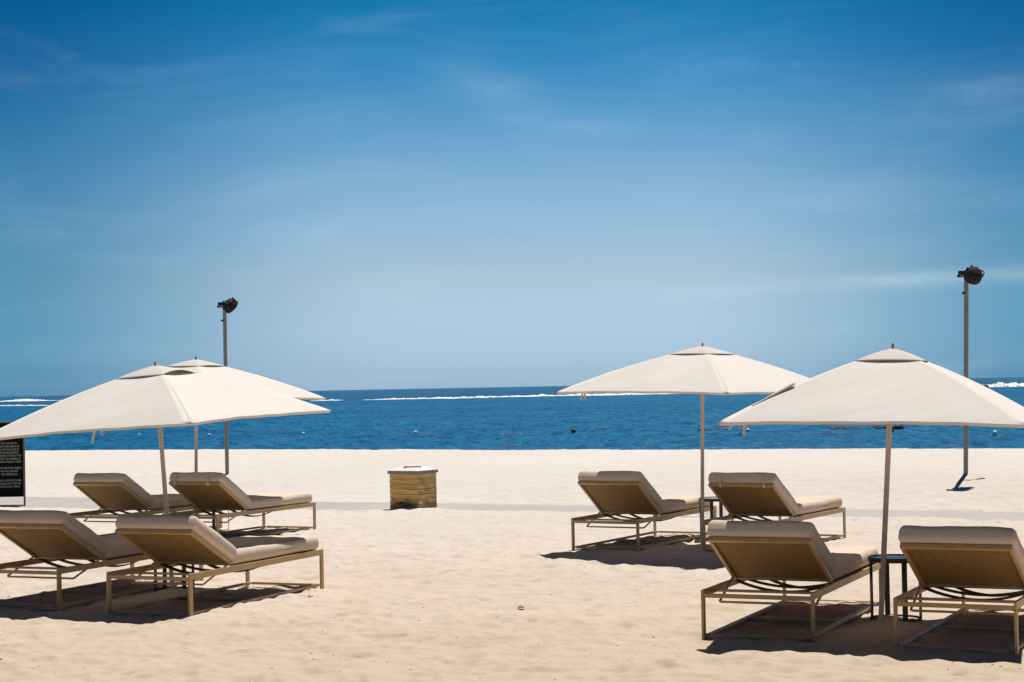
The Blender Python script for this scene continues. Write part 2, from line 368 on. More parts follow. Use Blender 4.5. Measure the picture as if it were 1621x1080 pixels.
# wide coarse sand around it, cut out under the detailed sheet by lying lower
xs2 = np.concatenate([np.linspace(-400, -60, 18), np.linspace(-56, 56, 120), np.linspace(60, 400, 18)])
ys2 = np.concatenate([np.linspace(-60, 4, 20), np.linspace(5, 62, 90)])
Y2, X2 = np.meshgrid(ys2, xs2, indexing='ij')
Z2 = ground(X2, Y2, False)
inside = (np.abs(X2) < .425*Y2-1.0) & (Y2 > 9.4) & (Y2 < 54)
Z2 = np.where(inside, Z2-.6, Z2-.045)
V2 = np.stack([X2, Y2, Z2], -1).reshape(-1, 3); i2 = np.arange(V2.shape[0]).reshape(Y2.shape)
F2 = np.stack([i2[:-1, :-1], i2[:-1, 1:], i2[1:, 1:], i2[1:, :-1]], -1).reshape(-1, 4)
np_mesh('ground', V2, F2, M_SAND, kind='structure')
# beach path, half lost under blown sand
xp = np.linspace(-14, 13, 90); pv = []; 
for x in xp:
    a, b = float(np.interp(x, PX, PF)), float(np.interp(x, PX, PB))
    for y, z in ((a-.5, -.09), (a-.5, -.012), (b+.5, -.006), (b+.5, -.09)): pv.append((x, y, z))
pf_ = []
for i in range(len(xp)-1):
    for k in range(3): pf_.append((i*4+k, (i+1)*4+k, (i+1)*4+k+1, i*4+k+1))
link_mesh('path', pv, pf_, M_PATH, kind='structure')

# ---------------------------------------------------------------- sea
SEA = -1.2
nr, ncn = 900, 860
ys = 50*(1500/50)**(np.linspace(0, 1, nr)); us = np.linspace(-.54, .54, ncn)
Y, U = np.meshgrid(ys, us, indexing='ij'); X = U*Y
z = np.zeros_like(X)
for k, (sc, am) in enumerate(((9, .10), (4.2, .12), (2.0, .09), (1.0, .05), (.55, .025))):
    w = 1/(1+(Y/(110*sc))**2)
    a = .25*(k-2)
    xx = X*math.cos(a)-Y*math.sin(a); yy = X*math.sin(a)+Y*math.cos(a)
    z += 1.25*am*w*(1-2*np.abs(vnoise(xx*.9, yy, sc, 3*k, 7*k))*2)
rim = np.maximum(sstep(.50, .54, np.abs(U)), sstep(1300, 1500, Y)); z = z*(1-rim) - .26*rim
V = np.stack([X, Y, SEA+z-.05], -1).reshape(-1, 3); idx = np.arange(nr*ncn).reshape(nr, ncn)
F = np.stack([idx[:-1, :-1], idx[:-1, 1:], idx[1:, 1:], idx[1:, :-1]], -1).reshape(-1, 4)
np_mesh('water', V, F, M_SEA, kind='structure')
link_mesh('sea', [(-40000, 40, SEA-.29), (40000, 40, SEA-.29), (40000, 50000, SEA-.2), (-40000, 50000, SEA-.2)], [(0, 1, 2, 3)], M_SEA, kind='structure')

def breaker(pts, hts, wid, seed, name='breaking_wave'):
    # a ragged ridge of foam lying along the reef
    r = np.random.RandomState(seed); P = np.array(pts, float); n = 260
    s = np.linspace(0, 1, n); t = np.linspace(0, 1, len(P))
    x = np.interp(s, t, P[:, 0]); y = np.interp(s, t, P[:, 1]); h = np.interp(s, t, hts)
    rag = .55+.9*np.abs(np.convolve(r.rand(n)-.5, np.ones(5)/5, 'same'))*3 + .25*r.rand(n)
    env = np.minimum(1, np.minimum(s, 1-s)*14)
    vs = []; prof = ((-1, -.25), (-.6, .35), (-.2, .9), (.1, 1.0), (.5, .55), (1, -.25))
    for i in range(n):
        for a, b in prof:
            vs.append((x[i]+.3*r.randn(), y[i]+a*wid*(.7+.6*r.rand()), SEA + (b*h[i]*rag[i]*env[i] if b > 0 else -.35)))
    m = len(prof)
    fs = [(i*m+k, (i+1)*m+k, (i+1)*m+k+1, i*m+k+1) for i in range(n-1) for k in range(m-1)]
    return link_mesh(name, vs, fs, M_FOAM, kind='stuff')
breaker([(-42.8, 492), (-20, 500), (0, 506), (25, 503), (60, 494), (80, 490)], [.34, .36, .42, .5, .7, .75], 3.5, 1)
breaker([(-56, 494), (-50, 494), (-46, 493)], [.15, .3, .1], 1.5, 6)
breaker([(-175, 560), (-157, 551), (-140, 530), (-134, 522)], [.18, .30, .2, .1], 3, 2)
breaker([(-318, 1110), (-292, 1080), (-278, 1080)], [.1, 1.1, .1], 6, 3)
breaker([(-300, 1030), (-285, 1022), (-250, 1040)], [.2, .4, .1], 4, 4)
breaker([(128, 536), (137, 540), (150, 546), (180, 560), (230, 575)], [.2, .8, 1.0, .6, .8], 5, 5)
breaker([(146, 470), (152, 466), (175, 470)], [.2, .45, .3], 2.5, 7)

# ---------------------------------------------------------------- sun loungers
L_, W_, H_, A_, B_, WB = 2.1066, .7653, .3273, .6639, .6647, .7039
def cushion_mesh(name, w, l, t, rad, parent, seed, welt=True):
    # a plump rounded slab: corner-rounded box with soft puff, origin at its underside, running along +y
    nx, ny, nz_ = 26, 34, 8
    bm = bmesh.new(); bmesh.ops.create_cube(bm, size=2)
    bmesh.ops.subdivide_edges(bm, edges=bm.edges[:], cuts=17, use_grid_fill=True)
    hx, hy, hz = w/2, l/2, t/2; rd = min(rad, hz*.98)
    ox = seed*3.1
    for v in bm.verts:
        # spread the samples so that the rounded rim is well resolved
        q = []
        for c_, h in zip(v.co, (hx, hy, hz)):
            s_ = math.copysign(1, c_); a = abs(c_)
            q.append(s_*((a/.6)*(h-rd*1.15) if a < .6 else (h-rd*1.15)+(a-.6)/.4*rd*1.15))
        p = Vector(q)
        core = Vector([max(-(h-rd), min(h-rd, c_)) for c_, h in zip(p, (hx, hy, hz))])
        d = p-core
        if d.length > 1e-6: p = core + d.normalized()*rd
        ex = 1-abs(p.x/hx)**2.5; ey = 1-abs(p.y/hy)**2.5
        puff = .014*max(0, ex)**.6*max(0, ey)**.5
        wr_ = .0035*math.sin(p.x*23+ox+4*math.sin(p.y*6+ox))*math.sin(p.y*17+ox*2)
        edge = .004*math.sin(p.y*9+ox)+.003*math.sin(p.x*14+ox)
        if p.z > 0: p.z += puff+wr_+edge*.6 + .005*math.sin(p.x*7+ox*2)*math.cos(p.y*4.2+ox) - .006*math.exp(-((p.y+.12*math.sin(p.x*5+ox))/.03)**2)
        if abs(p.x) > hx*.93: p.x += math.copysign(1, p.x)*(.004*math.sin(p.y*8+ox)-.002)
        if abs(p.y) > hy*.93: p.y += math.copysign(1, p.y)*(.005*math.sin(p.x*9+ox))
        v.co = p + Vector((0, 0, hz))
    o = from_bm(name, bm, M_CUSH, parent); o.data.polygons.foreach_set('use_smooth', [True]*len(o.data.polygons))
    return o
def make_lounger():
    t = thing('sun_lounger', '', 'sun lounger', group='sun loungers in pairs under the parasols')
    fwid = .018; fd = .048; x0, x1 = -W_/2, W_/2
    for s in (-1, 1):
        bm = bmesh.new(); xa = x0 if s < 0 else x1-fwid; box(bm, xa, xa+fwid, .0, L_, H_-fd, H_, .002); from_bm('side_rail', bm, M_FRAME, t)
    for y, nm in ((.0, 'head_rail'), (L_-fwid, 'foot_rail')):
        bm = bmesh.new(); box(bm, x0+fwid+.0005, x1-fwid-.0005, y+.001, y+fwid-.001, H_-fd-.004, H_-fd+.024, .002); from_bm(nm, bm, M_FRAME, t)
    for s in (-1, 1):
        for y in (0, L_-.044):
            bm = bmesh.new(); xa = x0 if s < 0 else x1-fwid; box(bm, xa, xa+fwid, y, y+.044, -.035, H_-fd-.0005, .002); from_bm('leg', bm, M_FRAME, t)
    bm = bmesh.new()
    for s in (-1, 1):
        xa = x0+fwid+.001 if s < 0 else x1-.04-fwid-.001; box(bm, xa, xa+.04, .045, L_-.045, .010, .030, .002)
    for y in (.002, .95, L_-.042): box(bm, x0+.060, x1-.060, y, y+.04, .009, .029, .002)
    from_bm('ground_frame', bm, M_FRAME, t)
    bm = bmesh.new(); box(bm, x0+fwid+.001, x1-fwid-.001, .27, .29, .285, .303, .002)
    from_bm('cross_bar', bm, M_FRAME, t)
    # U-shaped back prop: two rods and a bar between them
    bm = bmesh.new()
    tube(bm, [(-.345, .615, .345), (-.335, .27, .222), (-.325, .265, .218), (.325, .265, .218), (.335, .27, .222), (.345, .615, .345)], .0085, 8)
    from_bm('back_prop', bm, M_FRAME, t, True)
    # slack bands of webbing slung between the rails
    for y, sg, wd in ((.72, .074, .045), (.90, .062, .040), (1.25, .105, .05), (1.62, .06, .05)):
        bm = bmesh.new(); n = 16; rows = []
        for i in range(n+1):
            u = -1+2*i/n; xx = u*(W_/2-fwid-.002); zz = H_-.012-sg*(1-u*u)
            rows.append([bm.verts.new((xx, y+dy, zz+dz)) for dy, dz in ((0, -.006), (wd, -.002), (wd, .008), (0, .004))])
        for a, b in zip(rows, rows[1:]):
            for k in range(4): bm.faces.new((a[k], a[(k+1) % 4], b[(k+1) % 4], b[k]))
        bm.faces.new(rows[0]); bm.faces.new(rows[-1][::-1])
        from_bm('support_band', bm, M_BAND, t, True)
    bm = bmesh.new(); box(bm, x0+fwid+.001, x1-fwid-.001, A_+.05, L_-.03, H_-.006, H_-.002, 0); from_bm('seat_sling', bm, M_SLING, t)
    c = cushion_mesh('seat_cushion', W_-.02, L_-A_-.035, .108, .040, t, 1); c.location = (0, (A_+L_-.05)/2+.004, H_+.004)
    # backrest, all pieces built about the hinge
    bars = bmesh.new(); fw_ = .024
    box(bars, -WB/2, -WB/2+fw_, -B_, 0, -.004, .028, .003); box(bars, WB/2-fw_, WB/2, -B_, 0, -.004, .028, .003)
    box(bars, -WB/2+fw_+.0005, WB/2-fw_-.0005, -B_+.001, -B_+.030, -.003, .027, .003); box(bars, -WB/2+fw_+.0005, WB/2-fw_-.0005, -.018, -.002, .006, .02, .002)
    parts = [from_bm('backrest_frame', bars, M_FRAME, t)]
    bm = bmesh.new(); n = 14; gr = []
    for i in range(n+1):
        row = []
        for j in range(n+1):
            u = -1+2*i/n; v = -1+2*j/n
            row.append(bm.verts.new((u*(WB/2-fw_-.001), -B_/2+v*(B_/2-.031), .014-.010*(1-u*u)*(1-v*v))))
        gr.append(row)
    for i in range(n):
        for j in range(n): bm.faces.new((gr[i][j], gr[i+1][j], gr[i+1][j+1], gr[i][j+1]))
    parts.append(from_bm('backrest_sling', bm, M_SLING, t, True))
    c = cushion_mesh('back_cushion', W_-.015, B_+.035, .118, .044, t, 2); parts.append(c)
    for p_ in parts: p_['hinge'] = 1
    return t
BACK = {}
proto = make_lounger()
LLAB = ['front right lounger of the left group, cushion foot end in full sun',
        'front left lounger of the left group, cut by the left edge, all in shade',
        'rear right lounger of the left group, tie straps knotted on its backrest',
        'shaded lounger left of the rear right parasol pole, no sun on its cushion',
        'lounger right of the rear right parasol pole, tie straps on its partly sunlit backrest',
        'lounger left of the front right parasol pole, sunlit corner at top left of its backrest',
        'nearest lounger of all, right of the dark round table, partly cut by the right edge',
        'rear left lounger of the left group, low behind the others and nearest the black sign']
def place_lounger(i, o):
    X_, Y_, yw, th = LPOS[i]
    o.location = (X_, Y_, 0); o.rotation_euler = (0, 0, -yw); o['label'] = LLAB[i]
    for ch in o.children:
        if 'hinge' in ch:
            # z of the cushion sits on the frame; frame leans back about the hinge
            base = Matrix.Translation((0, A_, H_-.002)) @ Matrix.Rotation(-th, 4, 'X')
            if ch.name.startswith('back_cushion'): base = base @ Matrix.Translation((0, -(B_+.035)/2+.012, .031))
            ch.matrix_local = base
            del ch['hinge']
loungers = [proto] + [copy_tree(proto) for _ in range(7)]
for i, o in enumerate(loungers): place_lounger(i, o)
# the cushions of two loungers have their tie straps knotted over the frame
def ties(o, xs, drop):
    th = LPOS[loungers.index(o)][3]
    for x in xs:
        bm = bmesh.new()
        tube(bm, [(x, -B_-.030, .10), (x, -B_-.037, .06), (x+.004, -B_-.030, .02), (x+.014, -B_-.022, -.012*drop), (x+.004, -B_+.01, -.018)], .011, 6, True, .35)
        tube(bm, [(x+.004, -B_-.036, .045), (x+.030, -B_-.040, .030), (x+.052, -B_-.034, .012)], [.008, .007, .003], 6, True, .4)
        s = from_bm('tie_strap', bm, M_CUSH, o, True)
        s.matrix_local = Matrix.Translation((0, A_, H_-.002)) @ Matrix.Rotation(-th, 4, 'X')
ties(loungers[2], (-.26, .20), 1); ties(loungers[4], (-.22, .25), 1.6)

# ---------------------------------------------------------------- side tables
def make_table():
    t = thing('side_table', '', 'side table', group='small round side tables between loungers')
    bm = bmesh.new(); lathe(bm, [(.185, .418), (.19, .420), (.19, .449), (.186, .451), (.176, .451), (.176, .443), (.17, .440)], 40); from_bm('table_rim', bm, M_TABLE, t, True)
    bm = bmesh.new(); lathe(bm, [(.168, .4402), (.175, .4405), (.175, .4445), (.17, .445)], 40); from_bm('table_top', bm, M_TOP, t, True)
    for k in range(4):
        a = k*math.pi/2; bm = bmesh.new()
        box(bm, .176, .184, -.019, .019, -.02, .4175, .001, Matrix.Rotation(a, 4, 'Z')); from_bm('leg', bm, M_TABLE, t)
    bm = bmesh.new(); seg = 48
    rr = []
    for k in range(seg):
        a = 2*math.pi*k/seg; c_, s_ = math.cos(a), math.sin(a)
        rr.append([bm.verts.new((c_*r, s_*r, z)) for r, z in ((.160, .004), (.1755, .004), (.1755, .018), (.160, .018))])
    for k in range(seg):
        A, B = rr[k], rr[(k+1) % seg]
        for q in range(4): bm.faces.new((A[q], A[(q+1) % 4], B[(q+1) % 4], B[q]))
    from_bm('base_ring', bm, M_TABLE, t)
    return t
tb = make_table()
TAB = [((2.698, 12.697+.12), 8, 'dark round side table beside the front right parasol pole, its glassy top in view'),
       ((-2.965, 15.60), 38, 'dark side table glimpsed under the frontmost left lounger, beside the parasol pole'),
       ((-3.715, 22.15), 10, 'dark side table under the rear left loungers, only its thin legs visible'),
       ((2.208, 19.75), 10, 'dark side table right of the rear right parasol pole, half hidden by a backrest')]
tabs = [tb]+[copy_tree(tb) for _ in range(3)]
for o, (p_, a, lab) in zip(tabs, TAB): o.location = (*p_, 0); o.rotation_euler = (0, 0, R(a)); o['label'] = lab

# ---------------------------------------------------------------- parasols
def parasol(label, base, apex, r, ang, drop, edge_lift=.016, vent_gap=(0.008, .008, .008, .008), finial=M_FINIAL, straps=(), flap=None, seed=0, level=0.0):
    ax = Vector(apex)-Vector(base); Ln = ax.length
    t = thing('parasol', label, 'parasol', base, 0, 'cream square parasols over the loungers')
    q = Vector((0, 0, 1)).rotation_difference(ax.normalized()); t.rotation_mode = 'QUATERNION'; t.rotation_quaternion = q
    # local z runs up the pole; canopy apex at z = Ln
    bm = bmesh.new(); lathe(bm, [(.019, -.12), (.019, Ln-.05), (.015, Ln-.02)], 16); from_bm('pole', bm, M_POLE, t, True)
    cor = [Vector((math.cos(R(ang+90*k))*r, math.sin(R(ang+90*k))*r, 0)) for k in range(4)]
    def P(k, s, u):
        A, B = cor[k], cor[(k+1) % 4]; e = A.lerp(B, s); mid = 4*s*(1-s)
        g = .70*u+.30*u*u
        p_ = e*u*(1-.028*mid*u*u)
        z_ = Ln - drop*g + edge_lift*mid*u**3 - .016*mid*math.sin(math.pi*min(1, u*1.02))
        z_ += .003*math.sin(14*u+9*s+seed+k)*mid*u + .002*math.sin(31*s+30*u*u+seed*2+k)*u*mid
        z_ += level*(ax.x*p_.x+ax.y*p_.y)/Ln
        return Vector((p_.x, p_.y, z_))
    nu, ns = 30, 28; bm = bmesh.new()
    u0 = .10
    grid = [[[bm.verts.new(P(k, j/ns, u0+(1-u0)*i/nu)) for j in range(ns+1)] for i in range(nu+1)] for k in range(4)]
    # a folded hem hangs just below the edge
    for k in range(4):
        hem = []
        for j in range(ns+1):
            e = P(k, j/ns, 1.0); hem.append(bm.verts.new(e*1 + Vector((-e.x*.010, -e.y*.010, -.020))))
        g = grid[k]
        for i in range(nu):
            for j in range(ns): bm.faces.new((g[i][j], g[i][j+1], g[i+1][j+1], g[i+1][j]))
        for j in range(ns): bm.faces.new((g[nu][j], g[nu][j+1], hem[j+1], hem[j]))
    c = from_bm('canopy', bm, M_CANVAS, t, True)
    sm = c.modifiers.new('thickness', 'SOLIDIFY'); sm.thickness = .002; sm.offset = 0
    # vent cap
    bm = bmesh.new(); nu2, ns2 = 12, 16; uc = .225
    for k in range(4):
        g = []
        for i in range(nu2+1):
            row = []
            for j in range(ns2+1):
                s = j/ns2; u = .012+(uc-.012)*i/nu2; f = i/nu2; mid = 4*s*(1-s)
                A, B = cor[k], cor[(k+1) % 4]; e = A.lerp(B, s)*u
                rad0 = r*.045
                z_ = Ln+.002 - drop*(.70*u+.30*u*u) + vent_gap[k]*mid*f**2 + .006*(1-f) + .005*math.sin(math.pi*f)+level*(ax.x*e.x+ax.y*e.y)/Ln
                if e.length < rad0: z_ = min(z_, Ln+.004+.004*math.sin(40*s))
                row.append(bm.verts.new((e.x, e.y, z_+.0015*math.sin(50*s+k)*(1-f))))
            g.append(row)
        for i in range(nu2):
            for j in range(ns2): bm.faces.new((g[i][j], g[i][j+1], g[i+1][j+1], g[i+1][j]))
    bmesh.ops.remove_doubles(bm, verts=bm.verts, dist=.0004)
    c = from_bm('vent_cap', bm, M_VENT, t, True); sm = c.modifiers.new('thickness', 'SOLIDIFY'); sm.thickness = .0025; sm.offset = 0
    bm = bmesh.new(); lathe(bm, [(.010, Ln-.01), (.015, Ln+.012), (.008, Ln+.018), (.010, Ln+.028), (.006, Ln+.038), (.003, Ln+.044)], 12); from_bm('finial', bm, finial, t, True)
    bm = bmesh.new(); lathe(bm, [(.045, Ln-.075), (.05, Ln-.07), (.05, Ln-.045), (.03, Ln-.035)], 16); from_bm('hub', bm, M_RIB, t, True)
    zr = Ln-drop+.10
    bm = bmesh.new(); lathe(bm, [(.034, zr-.05), (.038, zr-.045), (.038, zr), (.034, zr+.006)], 16); from_bm('runner', bm, M_RIB, t, True)
    for k in range(8):
        if k % 2 == 0: end = P(k//2, 0, .975); midp = P(k//2, 0, .5)
        else: end = P(k//2, .5, .965); midp = P(k//2, .5, .5)
        o_ = Vector((0, 0, -.022)); d = Vector((midp.x, midp.y, 0)).normalized()*.045
        bm = bmesh.new(); tube(bm, [d+Vector((0, 0, Ln-.062)), midp+o_, end+o_*.7], .008, 6); rb = from_bm('rib', bm, M_RIB, t)
        bm = bmesh.new(); tube(bm, [d*.8+Vector((0, 0, zr-.02)), midp+o_*1.7], .006, 6); from_bm('strut', bm, M_RIB, rb)
    for (k, s, u, ln, sw) in straps:
        p_ = P(k, s, u)+Vector((0, 0, -.01)); bm = bmesh.new(); n = 7; rows = []
        w = Vector((.010, .003, 0))
        for i in range(n+1):
            f = i/n; cc = p_+Vector((sw*f*f+.003*math.sin(f*7), .004*math.sin(5*f), -ln*f))
            rows.append([bm.verts.new(cc+a) for a in (-w+Vector((0, -.0012, 0)), w+Vector((0, -.0012, 0)), w+Vector((0, .0012, 0)), -w+Vector((0, .0012, 0)))])
        for a, b in zip(rows, rows[1:]):
            for q_ in range(4): bm.faces.new((a[q_], a[(q_+1) % 4], b[(q_+1) % 4], b[q_]))
        bm.faces.new(rows[0]); bm.faces.new(rows[-1][::-1])
        from_bm('tie_strap', bm, M_CANVAS, t)
    if flap is not None:
        # a slack seam: fabric of one rib has curled into an open cone lying on the canopy
        k = flap; bm = bmesh.new(); rows = []; n = 22
        for i in range(n+1):
            f = i/n; u = .83-.24*f
            c0 = P(k, .012, u); rad = .003+.015*f**1.4
            ctr = c0+Vector((0, 0, rad*.75+.002))
            d = (P(k, 0, .6)-P(k, 0, .9)).normalized(); n1 = Vector((0, 0, 1)).cross(d).normalized(); n2 = d.cross(n1)
            rows.append([bm.verts.new(ctr+(n1*math.cos(a)+n2*math.sin(a)*.85)*rad*(1-.06*q_/13)) for q_, a in enumerate(np.linspace(-2.1, 3.3, 14))])
        for a, b in zip(rows, rows[1:]):
            for q_ in range(13): bm.faces.new((a[q_], a[q_+1], b[q_+1], b[q_]))
        c = from_bm('curled_seam', bm, M_CANVAS, t, True); sm = c.modifiers.new('thickness', 'SOLIDIFY'); sm.thickness = .003
    return t
parasol('front left cream parasol, near corner towards the viewer, brown gap under its vent cap',
        (-2.916, 15.273, 0), (-3.039, 15.273, 1.943), 1.50, 20, .50, vent_gap=(.002, .002, .002, .034), straps=((2, .55, .985, .11, -.02), (2, .585, .985, .06, .01)), seed=1)
parasol('rear left cream parasol with a dark finial, mostly hidden by the one in front',
        (-3.808, 21.45, 0), (-3.783, 21.45, 2.103), 1.565, 15, .47, vent_gap=(.002, .002, .002, .012), finial=M_FINIALD, seed=2)
parasol('rear right cream parasol on an upright pole, right tip hidden by the nearer parasol',
        (1.926, 18.6, 0), (1.973, 18.6, 2.087), 1.52, 3, .475, vent_gap=(.002, .002, .003, .004), straps=((2, .13, .97, .105, -.01), (2, .145, .97, .10, .012)), seed=3)
parasol('nearest parasol, at the right edge, with a curled seam along its left rib',
        (2.52, 12.5, 0), (2.65, 12.5, 1.921), 1.405, 26, .50, level=.7, vent_gap=(.002, .002, .006, .004), straps=((2, .07, .97, .10, .0), (2, .03, .97, .06, -.02)), flap=2, seed=4)

# ---------------------------------------------------------------- floodlight posts
def flood_post(label, base, top, aim, tilt, arm=False):
    ax = Vector(top)-Vector(base); Ln = ax.length
    t = thing('floodlight_post', label, 'floodlight post', base, 0, 'floodlight posts on the sand bank')
    t.rotation_mode = 'QUATERNION'; t.rotation_quaternion = Vector((0, 0, 1)).rotation_difference(ax.normalized())
    bm = bmesh.new(); lathe(bm, [(.033, -.3), (.033, Ln), (.028, Ln+.004)], 20); from_bm('post', bm, M_LPOLE, t, True)
    bm = bmesh.new(); lathe(bm, [(.018, 0), (.018, .03), (.010, .034)], 10, Matrix.Translation((-.030, -.015, Ln-.22)) @ Matrix.Rotation(R(-90), 4, 'Y')); from_bm('bolt', bm, M_BLACK, t)
    bm = bmesh.new(); box(bm, -.095, .165, -.022, .022, Ln+.004, Ln+.040, .004); from_bm('bracket', bm, M_STEEL, t)
    bm = bmesh.new(); lathe(bm, [(.014, 0), (.022, .006), (.022, .03), (.012, .034)], 10, Matrix.Translation((-.095, 0, Ln+.022)) @ Matrix.Rotation(R(-90), 4, 'Y')); from_bm('pivot', bm, M_BLACK, t)
    Mh = Matrix.Translation((.10, -.03, Ln+.045)) @ Matrix.Rotation(aim, 4, 'Z') @ Matrix.Rotation(tilt, 4, 'X')
    # head: deep round reflector housing opening along local -z of its own frame, ballast box behind it
    bm = bmesh.new()
    lathe(bm, [(.035, .085), (.075, .078), (.105, .055), (.124, .015), (.130, -.045), (.136, -.050), (.136, -.062), (.126, -.064), (.118, -.05), (.03, .02)], 28, Mh)
    for k in range(9):
        a = k*2*math.pi/9; box(bm, .100, .134, -.004, .004, -.03, .055, .001, Mh @ Matrix.Rotation(a, 4, 'Z'))
    from_bm('lamp_housing', bm, M_BLACK, t, True)
    bm = bmesh.new(); lathe(bm, [(.002, -.030), (.114, -.046), (.116, -.052), (.002, -.053)], 24, Mh); from_bm('lens', bm, M_LENS, t, True)
    bm = bmesh.new(); box(bm, -.11, .02, -.05, .05, Ln+.045, Ln+.098, .008, ); from_bm('ballast_box', bm, M_BLACK, t)
    bm = bmesh.new(); tube(bm, [Mh @ Vector((.142, 0, .0)), Mh @ Vector((.142, 0, .05)), Mh @ Vector((.09, 0, .11)), Mh @ Vector((-.09, 0, .11)), Mh @ Vector((-.142, 0, .05)), Mh @ Vector((-.142, 0, 0))], .009, 6); from_bm('yoke', bm, M_BLACK, t)
    if arm:
        bm = bmesh.new(); tube(bm, [(.03, 0, 1.22), (.22, 0, 1.22)], .019, 8); s = from_bm('side_arm', bm, M_LPOLE, t, True)
        bm = bmesh.new(); lathe(bm, [(.03, .07), (.06, .06), (.072, 0), (.072, -.05), (.04, -.06)], 16, Matrix.Translation((.265, 0, 1.20))); from_bm('spotlight', bm, M_BLACK, s, True)
    return t
flood_post('shorter-looking floodlight post behind the two left parasols', (-4.972, 31.1, float(ground(-4.972, 31.1))), (-4.973, 31.1, 3.175), R(-50), R(52))
flood_post('tall floodlight post at the right edge, rising behind the nearest parasol', (6.478, 25.808, float(ground(6.478, 25.808))), (6.556, 25.808, 3.155), R(-170), R(-62), True)

# ---------------------------------------------------------------- notice board
sg = thing('notice_board', 'black notice board with grey capital lettering standing by the path at the left edge', 'sign', (-7.92, 28.19, 0))
bm = bmesh.new(); box(bm, -.232, .218, -.012, .012, .135, 1.295, .002); from_bm('board', bm, M_BOARD, sg)
for x in (-.2545, .2205):
    bm = bmesh.new(); box(bm, x, x+.024, -.016, .016, -.1, 1.31, .003); from_bm('frame_post', bm, M_SIGNF, sg)
bm = bmesh.new(); box(bm, -.230, .220, -.015, .015, 1.296, 1.312, .002); from_bm('frame_top', bm, M_SIGNF, sg)
bm = bmesh.new(); box(bm, -.230, .220, -.30, -.015, -.02, .012, .003); from_bm('foot', bm, M_TABLE, sg)
LINES = ['FOR THE SAFETY', 'AND WELL BEING OF', 'ALL OF OUR GUESTS,', 'THE MANAGEMENT', 'RESERVES THE RIGHT TO', 'CLOSE THE UMBRELLAS', 'DURING STRONG WINDS.', None,
         'IF THE WEATHER PERMITS,', 'WE WILL REOPEN', 'THE UMBRELLAS.', None, 'BEACH LOUNGE CHAIRS', 'SHOULD ALSO NOT BE', 'MOVED (CALL TIMES).']
fc = bpy.data.curves.new('notice_text', 'FONT'); fc.size = .046; fc.align_x = 'CENTER'; fc.extrude = .0005
fc.space_line = 1.12; fc.space_character = .95
ZL = [.988-.0517*i if i < 7 else None for i in range(7)]
fc.body = '\n'.join(l or '' for l in LINES)
fo = bpy.data.objects.new('notice_text', fc); COL.objects.link(fo)
bpy.context.view_layer.update()
me = bpy.data.meshes.new_from_object(fo.evaluated_get(bpy.context.evaluated_depsgraph_get())); me.materials.clear(); me.materials.append(M_LETTER)
bpy.data.objects.remove(fo)
lo = bpy.data.objects.new('lettering', me); COL.objects.link(lo); lo.parent = sg; lo['kind'] = 'stuff'
vz = [v.co.y for v in me.vertices]; vx = [v.co.x for v in me.vertices]
tz, bz = .990, .272                     # first cap height to last baseline on the board
sy = (tz-bz)/(max(vz)-min(vz)); sx = .40/(max(vx)-min(vx))
for v in me.vertices:
    v.co = Vector((v.co.x*sx, -.0135+v.co.z*.3, bz+(v.co.y-min(vz))*sy))

# ---------------------------------------------------------------- wooden box by the path
ang = R(-32)
bx = thing('wooden_box', 'square slatted wooden box with a white top standing at the edge of the path', 'wooden box', (0, 0, 0))
sz = .478; near = Vector((-1.38, 25.413, 0))
ex = Vector((-math.cos(R(32)), math.sin(R(32)), 0)); ey = Vector((math.sin(R(32)), math.cos(R(32)), 0))
ctr = near+ex*sz/2+ey*sz/2; bx.location = ctr; bx.rotation_euler = (0, 0, math.atan2(-ex.y, -ex.x))
np_ = 7; ph = .50/np_
for side_ in range(4):
    for i in range(np_):
        bm = bmesh.new(); off = random.uniform(-.002, .003); h0 = -.05 if i == 0 else i*ph
        ln = sz/2-.0005 if side_ % 2 == 0 else sz/2-.020
        tl = Matrix.Rotation(side_*math.pi/2, 4, 'Z') @ Matrix.Rotation(random.uniform(-.004, .004), 4, 'Y')
        box(bm, -ln, ln, -sz/2+off, -sz/2+.018+off, h0+.0022, (i+1)*ph-.0022, .003, tl)
        from_bm('plank', bm, M_WOOD if side_ in (0, 2) else M_WOODW, bx)
bm = bmesh.new(); box(bm, -sz/2+.022, sz/2-.022, -sz/2+.022, sz/2-.022, -.04, .498, 0); from_bm('inner_shell', bm, M_TABLE, bx)
bm = bmesh.new(); box(bm, -sz/2-.022, sz/2+.022, -sz/2-.022, sz/2+.022, .501, .540, .004); from_bm('lid_frame', bm, M_WEDGE, bx)
bm = bmesh.new(); lo_, hi_ = sz/2+.014, .15; zz_ = (.5405, .548, .588)
rg = [[bm.verts.new((sx_*h_, sy_*h_, z_)) for sx_, sy_ in ((-1, -1), (1, -1), (1, 1), (-1, 1))] for h_, z_ in ((lo_, zz_[0]), (lo_, zz_[1]), (hi_, zz_[2]))]
for a, b in zip(rg, rg[1:]):
    for k in range(4): bm.faces.new((a[k], a[(k+1) % 4], b[(k+1) % 4], b[k]))
bm.faces.new(rg[0][::-1]); bm.faces.new(rg[-1])
from_bm('white_top', bm, M_WTOP, bx)
bm = bmesh.new(); box(bm, -.125, .125, -.125, .125, .598, .612, .004, Matrix.Rotation(R(32), 4, 'Z')); lathe(bm, [(.07, .5885), (.07, .5975)], 12); from_bm('hatch', bm, M_WTOP, bx)
bm = bmesh.new(); bmesh.ops.create_icosphere(bm, subdivisions=3, radius=.065)  # unidentified dark round object, built as a plain lump
for v in bm.verts: v.co = Vector((v.co.x*.9, v.co.y*.9, v.co.z*1.15))*(1+.05*math.sin(v.co.x*60)*math.sin(v.co.z*50))
